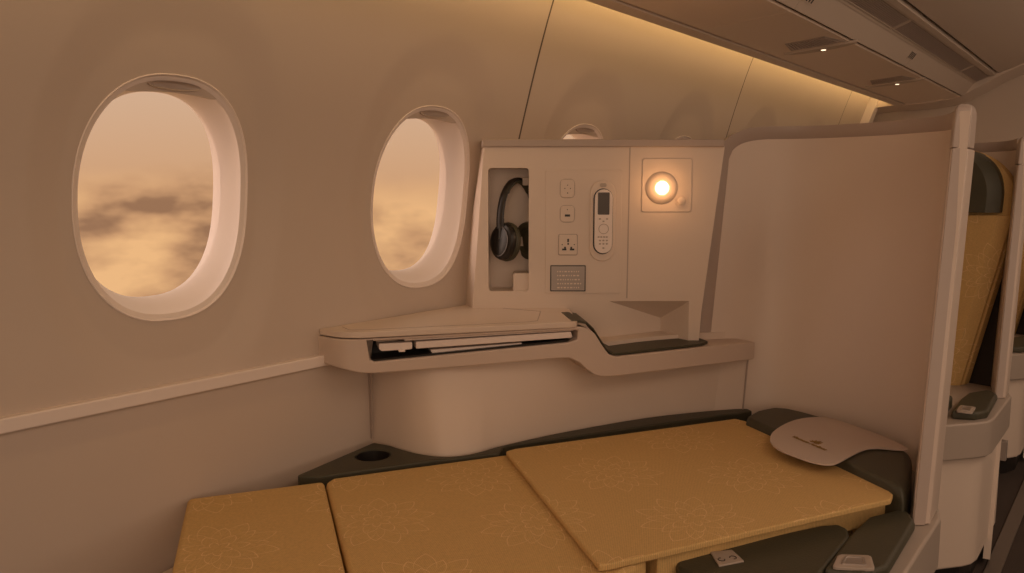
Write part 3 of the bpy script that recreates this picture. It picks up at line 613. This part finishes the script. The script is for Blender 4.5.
# ------------------------------------------------------------------ suite partition (copied for the next suites)
def part_plan(z, off=0):
    base = [(1.862, .874), (1.90, .828), (1.955, .766), (1.980, .70), (1.982, .62), (1.952, .50), (1.885, .385), (1.80, .336), (1.68, .306), (1.56, .286)]
    P = smoothpath([(x_ + .18 * (z - .5), y_, z) for x_, y_ in base], 6)
    if not off: return P
    out = []
    for i, p in enumerate(P):
        d = (P[min(i + 1, len(P) - 1)] - P[max(i - 1, 0)]); d.z = 0; d.normalize(); out.append(p + Vector((-d.y, d.x, 0)) * off)
    return out
def ztop(i, n):
    """height of the panel's edge: rounded corner at the wall end, then nearly level"""
    t = i / (n - 1)
    s = min(1, t / .20)
    return 1.232 - .062 * (1 - math.sqrt(max(0, 1 - (1 - s) ** 2))) - .004 * t
def make_partition(dx, dy, label):
    root = thing('suite_partition', (1.9 + dx, .6, 0), label, 'partition', 'curved privacy partitions')
    n = len(part_plan(.5)); zs = 10
    def pt(i, z, off): 
        p = part_plan_cache(z, off)[i]; return p + Vector((dx, dy, 0))
    cache = {}
    def part_plan_cache(z, off):
        k = (round(z, 5), off)
        if k not in cache: cache[k] = part_plan(z, off)
        return cache[k]
    for side in (0,):
        bm = B(); fr_ = []; bk_ = []
        for i in range(n):
            zt_ = ztop(i, n)
            fr_.append([bm.verts.new(pt(i, .02 + (zt_ - .02) * k / zs, -.0)) for k in range(zs + 1)])
            bk_.append([bm.verts.new(pt(i, .02 + (zt_ - .02) * k / zs, .018)) for k in range(zs + 1)])
        for i in range(n - 1):
            for k in range(zs):
                bm.faces.new((fr_[i][k], fr_[i + 1][k], fr_[i + 1][k + 1], fr_[i][k + 1])); bm.faces.new((bk_[i][k], bk_[i][k + 1], bk_[i + 1][k + 1], bk_[i + 1][k]))
            bm.faces.new((fr_[i][zs], fr_[i + 1][zs], bk_[i + 1][zs], bk_[i][zs])); bm.faces.new((fr_[i][0], bk_[i][0], bk_[i + 1][0], fr_[i + 1][0]))
        for A in (0, n - 1):
            for k in range(zs): bm.faces.new((fr_[A][k], fr_[A][k + 1], bk_[A][k + 1], bk_[A][k]))
        obj('panel', bm, M_SHELL, root, ang=60)
    # rim: up the wall-side edge, round the corner, along the top
    path = [(0, z) for z in (.50, .6, .7, .8, .9, 1.0, 1.08, 1.14)] + [(i, ztop(i, n)) for i in range(n - 7)]
    rings = []
    cen = [pt(i, z, .009) for i, z in path]; inn = [pt(i, z, -.006) for i, z in path]; outt = [pt(i, z, .026) for i, z in path]
    m_ = len(path)
    for j in range(m_):
        d = (cen[min(j + 1, m_ - 1)] - cen[max(j - 1, 0)]).normalized(); a = (outt[j] - inn[j]).normalized(); w_ = d.cross(a).normalized()
        c_ = (inn[j] + outt[j]) / 2; ha = .0165; hw = .0175
        sgn = 1 if True else -1
        q = [(-1, -1), (-1, .55), (-.6, 1), (.6, 1), (1, .55), (1, -1)]
        rings.append([c_ + a * ha * s_ + w_ * hw * t_ * -1 for s_, t_ in q])
    obj('edge_rim', loft(rings, cap0=True, cap1=True), M_RIM, root, ang=45, bevel=.0)
    # small joint in the rim
    # aisle post: strip facing the seat, side facing the aisle, rounded hook on top
    def post(z):
        x0 = 1.533 + .21 * (z - .5) + dx
        return [(x0 + a, b + dy, z) for a, b in ((.010, .296), (.003, .293), (.001, .2905), (.015, .2735), (.0215, .268), (.10, .2695), (.14, .285), (.30, .330), (.28, .345), (.14, .320))]
    zz = [.485, .6, .8, 1.0, 1.10, 1.160]
    obj('post', loft([post(z) for z in zz], cap0=True, cap1=True), M_SHELL2, root, bevel=.003)
    def strip(z):
        P = [Vector(q) for q in post(z)]; n_ = (P[3] - P[2]).normalized(); f_ = Vector((-.88, -.47, 0)) * .0012
        a, b = P[2] + n_ * .0003, P[3] - n_ * .0008
        return [a + f_, b + f_, b - f_ * 2, a - f_ * 2]
    tag(obj('post_strip', loft([strip(z) for z in zz], cap0=True, cap1=True), M_RIM, root, smooth=False), 'darker grey strip down the front of the post')
    hk_ = []
    for z, sc_ in ((1.1612, 1.0), (1.19, 1.0), (1.218, .98), (1.229, .93), (1.236, .84), (1.2415, .68), (1.2435, .45)):
        x0 = 1.533 + .21 * (z - .5) + dx
        P = [(.010, .2965), (.0025, .2932), (.0005, .2905), (.0145, .2732), (.0215, .2675), (.08, .268), (.10, .285), (.08, .310)]
        hk_.append([(x0 + .045 + (a - .045) * sc_, .286 + (b - .286) * sc_ + dy, z) for a, b in P])
    obj('post_cap', loft(hk_, cap0=True, cap1=True), M_RIM, root, bevel=.003)
    return root
make_partition(0, 0, 'tall curved pale partition with grey rim at the head of the flat bed')
make_partition(1.12, .018, 'partition behind the upright gold seat, mostly hidden by the nearest partition')
make_partition(2.24, .036, 'farthest partition with only a narrow strip of its post showing')
# ------------------------------------------------------------------ armrest consoles on the aisle side
def dpad(poly, z0, z1): return prism(poly, z0, z1)
def make_armrest(dx, dy, label, near):
    root = thing('aisle_armrest', (1.4 + dx, .3, 0), label, 'armrest', 'aisle side armrest consoles')
    sh = lambda P: [(p[0] + dx, p[1] + dy) for p in P]
    out = [(1.86, .330), (1.60, .262), (1.42, .252), (1.30, .262), (1.262, .272), (1.238, .290), (1.228, .312), (1.226, .50), (1.86, .50)]
    out = [(1.86, .325), (1.60, .258), (1.30, .258), (1.255, .264), (1.222, .284), (1.208, .318), (1.204, .36), (1.38, .36), (1.50, .335), (1.86, .40)]
    low = [(1.86, .345), (1.62, .278), (1.30, .276), (1.265, .282), (1.238, .298), (1.226, .325), (1.222, .36), (1.38, .36), (1.50, .335), (1.86, .40)]
    toe = [(1.82, .36), (1.62, .30), (1.36, .292), (1.32, .300), (1.285, .32), (1.27, .36), (1.38, .36), (1.50, .36), (1.82, .42)]
    if not near:
        out = [(1.86, .325), (1.60, .258), (1.30, .262), (1.255, .270), (1.222, .292), (1.12, .372), (1.105, .40), (1.105, .56), (1.86, .56)]
        low = [(1.86, .345), (1.62, .278), (1.31, .280), (1.27, .288), (1.240, .305), (1.140, .385), (1.125, .41), (1.125, .55), (1.86, .55)]
        toe = [(1.82, .36), (1.62, .30), (1.36, .300), (1.29, .32), (1.19, .40), (1.19, .54), (1.82, .54)]
    obj('band', prism(sh(out), .385, .483), M_GREYP, root, bevel=.006)
    b = prism(sh(low), .075, .384); obj('lower_shell', b, M_SHELL, root, bevel=.008)
    obj('plinth', prism(sh(toe), .0, .074), M_BLACK, root, smooth=False)
    pb = sh([(1.218, .352), (1.24, .298), (1.285, .276), (1.50, .282), (1.540, .300), (1.543, .318), (1.472, .352), (1.38, .357)])
    p_ = obj('leather_pad', prism(pb, .482, .505), M_LEATH, root, bevel=.008, seg=4); tag(p_, 'dark green leather top pad')
    return root, sh
AR, sh = make_armrest(0, 0, 'aisle armrest console beside the flat bed with a dark pad and latch plate', True)
def handle_plate(root, pts, z, ins=.82, dxx=0):
    c = Vector((sum(p.x for p in pts) / 4, sum(p.y for p in pts) / 4, z))
    def rr(s, zz, k=5, e=.16):
        out = []
        for i in range(4):
            p0, p1, p2 = pts[i - 1], pts[i], pts[(i + 1) % 4]
            for t in range(k + 1):
                q = t / k; a = p1 + (p0 - p1) * e; b = p1 + (p2 - p1) * e
                v = a * (1 - q) ** 2 + p1 * 2 * q * (1 - q) + b * q * q; v = Vector((v.x, v.y, zz)); out.append(c + (v - c) * s * 1.0 if False else Vector((c.x + (v.x - c.x) * s, c.y + (v.y - c.y) * s, zz)))
        return out
    pl_ = obj('latch_plate', loft([rr(1, z - .001), rr(1, z + .0025), rr(.95, z + .0035)], cap0=True, cap1=True), M_GREYP, root)
    obj('latch', loft([rr(.62, z + .0033), rr(.60, z + .0050), rr(.5, z + .0052), rr(.45, z + .0040)], cap1=True), M_PLAC, pl_)
    return pl_
hz = .505
handle_plate(AR, [on_z(832, 569, hz), on_z(875, 571, hz), on_z(871, 557, hz), on_z(838, 556, hz)], hz)
AR2, sh2 = make_armrest(1.12, .018, 'aisle armrest console beside the upright gold seat ahead', False)
handle_plate(AR2, [on_z(956, 412, hz) , on_z(972, 414, hz), on_z(976, 408, hz), on_z(960, 406, hz)], hz)
obj('side_pad', prism(sh2([(1.15, .39), (1.24, .372), (1.36, .372), (1.40, .44), (1.36, .52), (1.15, .52)]), .47, .515), M_LEATH, AR2, bevel=.008)
obj('side_latch', prism([(2.66, .272), (2.68, .272), (2.68, .31), (2.66, .31)], .30, .36), M_PLAC, AR2, bevel=.003)
AR3, sh3 = make_armrest(2.24, .036, 'farthest aisle armrest console at the right edge of the picture', False)
# ------------------------------------------------------------------ the flat bed
SEAT = thing('lie_flat_seat', (1.4, .7, 0), 'seat opened into a flat bed in gold flowered fabric', 'airline seat', 'gold airline seats')
FOOT = thing('footrest', (.7, 1.05, 0), 'square gold footrest cushion by the window wall at the foot of the bed', 'footrest')
def cushion(name, quad, z, th_, m_, par, r=.014):
    return obj(name, prism(quad, z - th_, z), m_, par, bevel=r, seg=5)
def bed(s, t):  # along the bed, across from the window edge; in plan
    pass
cushion('foot_cushion', [(.734, 1.338), (.946, 1.213), (.647, .769), (.425, .880)], .525, .07, M_FAB2, FOOT, .010)
obj('base', prism([(.745, 1.325), (.93, 1.205), (.64, .79), (.44, .89)], .16, .442), M_SHELL, FOOT, bevel=.01)
obj('base_shelf', prism([(.668, 1.318), (.742, 1.334), (.425, .85), (.37, .87), (.60, 1.258)], .400, .415), M_SHELL, FOOT, bevel=.006)
cushion('seat_cushion', [(.948, 1.212), (.972, 1.222), (1.35, 1.012), (1.05, .565), (.96, .572), (.650, .765)], .5215, .07, M_FAB, SEAT, .010)
hc = cushion('back_cushion', [(p.x, p.y) for p in [on_z(x_, y_, .534) for x_, y_ in ((506, 451), (515, 448.5), (735, 418.5), (746, 421), (754, 427), (886, 488), (893, 494), (891, 499), (609, 564), (599, 565))]], .534, .011, M_FAB, SEAT, .003)
cushion('back_cushion_body', [(1.362, 1.010), (1.825, .778), (1.848, .747), (1.842, .722), (1.574, .3385), (1.556, .3345), (1.065, .556)], .5225, .05, M_FAB, SEAT, .004)
obj('back_frame', prism([(1.42, .96), (1.80, .76), (1.565, .40), (1.12, .60)], .455, .471), M_BLACK, SEAT, bevel=.004)
cushion('back_cushion_side', [(1.08, .575), (1.12, .640), (1.53, .43), (1.556, .344)], .4695, .09, M_FAB, SEAT, .004)
obj('seat_shell', prism([(1.0, 1.17), (1.82, .76), (1.55, .37), (1.12, .56), (.70, .78)], .10, .3775), M_SHELL, SEAT, bevel=.01)
obj('seat_frame', prism([(1.0, 1.16), (1.30, 1.0), (1.02, .62), (.74, .80)], .379, .4475), M_BLACK, SEAT, bevel=.01)
obj('plinth', prism([(1.0, 1.10), (1.75, .74), (1.50, .42), (.82, .78)], 0, .099), M_BLACK, SEAT, smooth=False)
# headrest: padded block against the partition
hr_ = [(p.x, p.y) for p in [on_z(x_, y_, .548) for x_, y_ in ((745, 419), (746, 414.5), (755, 409.5), (770, 406.5), (785, 407.5), (800, 411), (830, 419), (870, 432), (900, 444), (913, 455), (912, 480), (905, 489), (893, 486), (820, 452))]]
bm = B()
zt1 = lambda p: .545
rings = []
for z, s in ((.440, .97), (.455, 1.0), (.52, 1.0), (.536, .985), (.546, .955), (.551, .90)):
    cx, cy = 1.78, .53; rings.append([(cx + (x_ - cx) * s, cy + (y_ - cy) * s, z) for x_, y_ in hr_])
h_ = obj('headrest', loft(rings, cap0=True, cap1=True), M_LEATH, SEAT, bevel=.006, seg=4, ang=40)
tag(h_, 'dark green leather headrest')
# cloth cover over the headrest, its front edge curving over the fabric
o1 = [on_z(x_, y_, .556) for x_, y_ in ((770, 441), (772, 433), (783, 425), (797, 419.5), (815, 417), (832, 418.5), (870, 431), (893, 440.5), (908, 449), (895, 449.5), (880, 448), (866, 449), (852, 455), (838, 462.5), (828, 464.5), (812, 462), (797, 457), (784, 452), (775, 447))]
pth = smoothpath([(p.x, p.y, 0) for p in o1 + [o1[0]]], 4)[:-1]
cxy = Vector((sum(p.x for p in pth) / len(pth), sum(p.y for p in pth) / len(pth), 0))
rings = []
for s, dz in ((1.0, .0), (1.0, .0026), (.97, .0034), (.8, .0042), (.5, .0048), (.2, .005)):
    rings.append([(cxy.x + (p.x - cxy.x) * s, cxy.y + (p.y - cxy.y) * s, .5535 + dz) for p in pth])
cv = obj('headrest_cover', loft(rings, cap0=True, cap1=True), M_CLOTH, h_, ang=60); tag(cv, 'pale beige cloth headrest cover with a small gold lotus mark')
# lotus mark and the airline's name, printed small in gold
e0, e1 = on_z(792, 439, .559), on_z(822, 451.5, .559)
ex = (e1 - e0); ex.z = 0; ex.normalize(); ey = Vector((-ex.y, ex.x, 0)); lc_ = on_z(813, 442.5, .5592)
bm = B()
for a, L, w_ in ((0, .016, .0028), (26, .0145, .0026), (-26, .0145, .0026), (52, .0125, .0022), (-52, .0125, .0022), (76, .010, .0018), (-76, .010, .0018)):
    r_ = math.radians(a); dd = ex * math.sin(r_) + ey * math.cos(r_); nn_ = ex * math.cos(r_) - ey * math.sin(r_); b0 = lc_ + dd * .002
    addpoly(bm, [b0, b0 + dd * L * .6 + nn_ * w_ * 1.3, b0 + dd * L * 1.3, b0 + dd * L * .6 - nn_ * w_ * 1.3])
bmesh.ops.translate(bm, verts=bm.verts, vec=(0, 0, .0003)); ret = bmesh.ops.extrude_face_region(bm, geom=bm.faces[:]); bmesh.ops.translate(bm, verts=[v for v in ret['geom'] if isinstance(v, bmesh.types.BMVert)], vec=(0, 0, -.0006))
obj('lotus_mark', bm, M_GOLD, cv, smooth=False)
cu = bpy.data.curves.new('t', 'FONT'); cu.body = 'Vietnam Airlines'; cu.size = .0150; cu.offset = .0004; cu.extrude = .0003; cu.align_x = 'CENTER'; cu.resolution_u = 3
to = bpy.data.objects.new('t', cu); COL.objects.link(to); bpy.context.view_layer.update()
me = bpy.data.meshes.new_from_object(to.evaluated_get(bpy.context.evaluated_depsgraph_get())); bpy.data.objects.remove(to)
tp_ = lc_ - ey * .0145; mw = Matrix(((ex.x, ey.x, 0, tp_.x), (ex.y, ey.y, 0, tp_.y), (0, 0, 1, .5595), (0, 0, 0, 1))); me.transform(Matrix.Translation(-wloc(cv)) @ mw)
me.materials.clear(); me.materials.append(M_GOLD); to = bpy.data.objects.new('airline_name', me); COL.objects.link(to); to.parent = cv
# near pad beside the bed with its icon plate
NP = thing('bed_side_pad', (1.2, .42, 0), 'dark green leaf-shaped pad with a small icon plate beside the bed', 'armrest')
pa = [(1.098, .533), (1.20, .495), (1.345, .427), (1.372, .408), (1.384, .392), (1.378, .374), (1.345, .364), (1.20, .362), (1.02, .372), (.98, .41), (.985, .52), (1.03, .545)]
pa = [(p.x, p.y) for p in [on_z(x_, y_, .502) for x_, y_ in ((677, 567), (676, 561), (690, 552), (760, 537), (822, 524.5), (838, 523.5), (848, 528), (850, 537), (838, 551), (820, 573), (790, 612), (740, 600))]]
obj('pad', prism(pa, .478, .502), M_LEATH, NP, bevel=.007, seg=4)
cxp = sum(p[0] for p in pa) / len(pa); cyp = sum(p[1] for p in pa) / len(pa)
obj('pad_tray', prism([(cxp + (x_ - cxp) * 1.0, cyp + (y_ - cyp) * 1.0) for x_, y_ in pa], .455, .4765), M_BEZ, NP, bevel=.004)
obj('pad_stem', prism([(1.10, .50), (1.30, .42), (1.30, .38), (1.06, .40)], .0, .4545), M_SHELL, NP, bevel=.006)
ip = [on_z(719, 567, .502), on_z(744, 562, .502), on_z(732, 551, .502), on_z(710, 553, .502)]
plt = obj('icon_plate', hexa(B(), [(p.x, p.y, .501) for p in ip], [(p.x, p.y, .5045) for p in ip]), M_GREYP, NP, bevel=.001)
bm = B()
for x_, y_, a0 in ((721.5, 559.5, 40), (733, 557.5, 220)):
    c_ = on_z(x_, y_, .5047); tube([c_ + Vector((.0052 * math.cos(math.radians(a0 + a)), .0052 * math.sin(math.radians(a0 + a)), 0)) for a in range(0, 290, 20)], .0008, 6, bm)
obj('icon_marks', bm, M_DARK, plt)
# dark trim shelf between the bed and the console, with cup recess
SH = thing('side_shelf', (1.2, 1.1, 0), 'dark green-grey ledge with a round cup recess between bed and console', 'shelf')
A = on_z(298, 475, .525)
inner = [(1.945, .757), (1.90, .775), (1.865, .800), (1.34, 1.069), (1.322, 1.072), (1.285, 1.052), (1.262, 1.070), (1.188, 1.112), (1.176, 1.125), (.985, 1.226), (.955, 1.240), (A.x - .002, 1.272)]
outer = [(A.x, A.y + .002), (1.160, 1.318), (1.168, 1.318)] + [(x_ - .003, y_ - .003) for x_, y_ in lp[3:-2]] + [(1.962, .780)]
sf = obj('shelf', prism(inner + outer, .490, .5245), M_LEATH, SH, ang=30)
cc = on_z(373, 455, .5245)
boolean(sf, [loft([[(cc.x + .038 * math.cos(a), cc.y + .036 * math.sin(a), z) for a in [2 * math.pi * k / 40 for k in range(40)]] for z in (.40, .60)], cap0=True, cap1=True)])
b_ = sf.modifiers.new('bevel', 'BEVEL'); b_.width = .003; b_.segments = 2; b_.limit_method = 'ANGLE'; b_.angle_limit = math.radians(40)
cr2 = lambda r, z: [(cc.x + r * math.cos(a), cc.y + r * math.sin(a), z) for a in [2 * math.pi * k / 40 for k in range(40)]]
obj('cup_recess', loft([cr2(.0362, .5225), cr2(.0355, .5222), cr2(.034, .492), cr2(.032, .484)], cap1=True), M_BLACK, SH)
obj('support', prism([(1.0, 1.335), (1.16, 1.335), (1.17, 1.14), (1.0, 1.235)], .0, .489), M_SHELL, SH, smooth=False)
# ------------------------------------------------------------------ upright seats ahead
def upright(dx, label):
    s = thing('upright_seat', (2.86 + dx, .60, 0), label, 'airline seat', 'upright gold seats ahead')
    R = Vector((2.725 + dx, .340, 0)); a = Vector((.22, .975, 0)).normalized(); b_d = Vector((a.y, -a.x, 0))      # a across the seat, b_d out of its back
    def q(u, v, z, full=False): u += 0 if full else max(0, 1.0 - z) * .17 * max(0, 1 - u / .5); p = R + a * u + b_d * (v + .13 * (z - .5)); return Vector((p.x, p.y, z))
    def slab(u0, u1, v0, v1, z0, z1, r, topr=.0, full=False):
        rings = []
        for k in range(25):
            z = z0 + (z1 - z0) * math.sin(math.pi / 2 * k / 24); c = 0
            if topr and z > z1 - topr: c = topr * 1.0 * (1 - math.sqrt(max(0, 1 - ((z - z1 + topr) / topr) ** 2)))
            rings.append([q(u, v, z, full) for u, v in ((u0 + c, v0 + r), (u0 + c + r, v0), (u1 - r - c, v0), (u1 - c, v0 + r), (u1 - c, v1), (u0 + c, v1))])
        return loft(rings, cap0=True, cap1=True)
    obj('back_cushion', slab(.0, .50, .0, .06, .42, 1.010, .03), M_FABV, s, ang=50, bevel=.008)
    obj('back_shell', slab(-.006, .506, .03, .085, .48, 1.215, .02, .20), M_FABV, s, ang=50, bevel=.008)
    obj('gap_shadow', slab(-.012, .30, .088, .10, .48, 1.12, .002, .10, True), M_BLACK, s)  # black slab put in as the shadow in the gap behind the seat
    h = obj('headrest', slab(.028, .46, -.02, .06, 1.018, 1.213, .03, .15), M_LEATH, s, ang=50, bevel=.012, seg=4); tag(h, 'dark green leather headrest')
    sq = lambda *P: [q(u, v, .44) for u, v in P]
    obj('seat_cushion', prism([(p.x, p.y) for p in sq((.02, .02), (.52, .02), (.50, -.46), (.04, -.46))], .36, .47), M_FABV, s, bevel=.02, seg=4)
    obj('seat_base', prism([(p.x, p.y) for p in sq((.04, .10), (.50, .10), (.48, -.40), (.06, -.40))], .0, .355), M_SHELL, s, bevel=.01)
M_FABV = fabric('gold_fabric_upright', GOLD, GLINE, 0, (0, 0), flat=False)
t_ = M_FABV.node_tree
for n in t_.nodes:                                   # pattern laid on the standing cushion: across and up
    if n.type == 'SEPXYZ':
        c2 = nn('ShaderNodeCombineXYZ', t_)
        s2 = nn('ShaderNodeSeparateXYZ', t_); src = n.inputs[0].links[0].from_socket
        t_.links.new(src, s2.inputs[0]); t_.links.new(s2.outputs[2], c2.inputs[0]); t_.links.new(s2.outputs[1], c2.inputs[1]); t_.links.new(c2.outputs[0], n.inputs[0]); break
upright(0, 'upright gold seat with dark green headrest just beyond the partition')
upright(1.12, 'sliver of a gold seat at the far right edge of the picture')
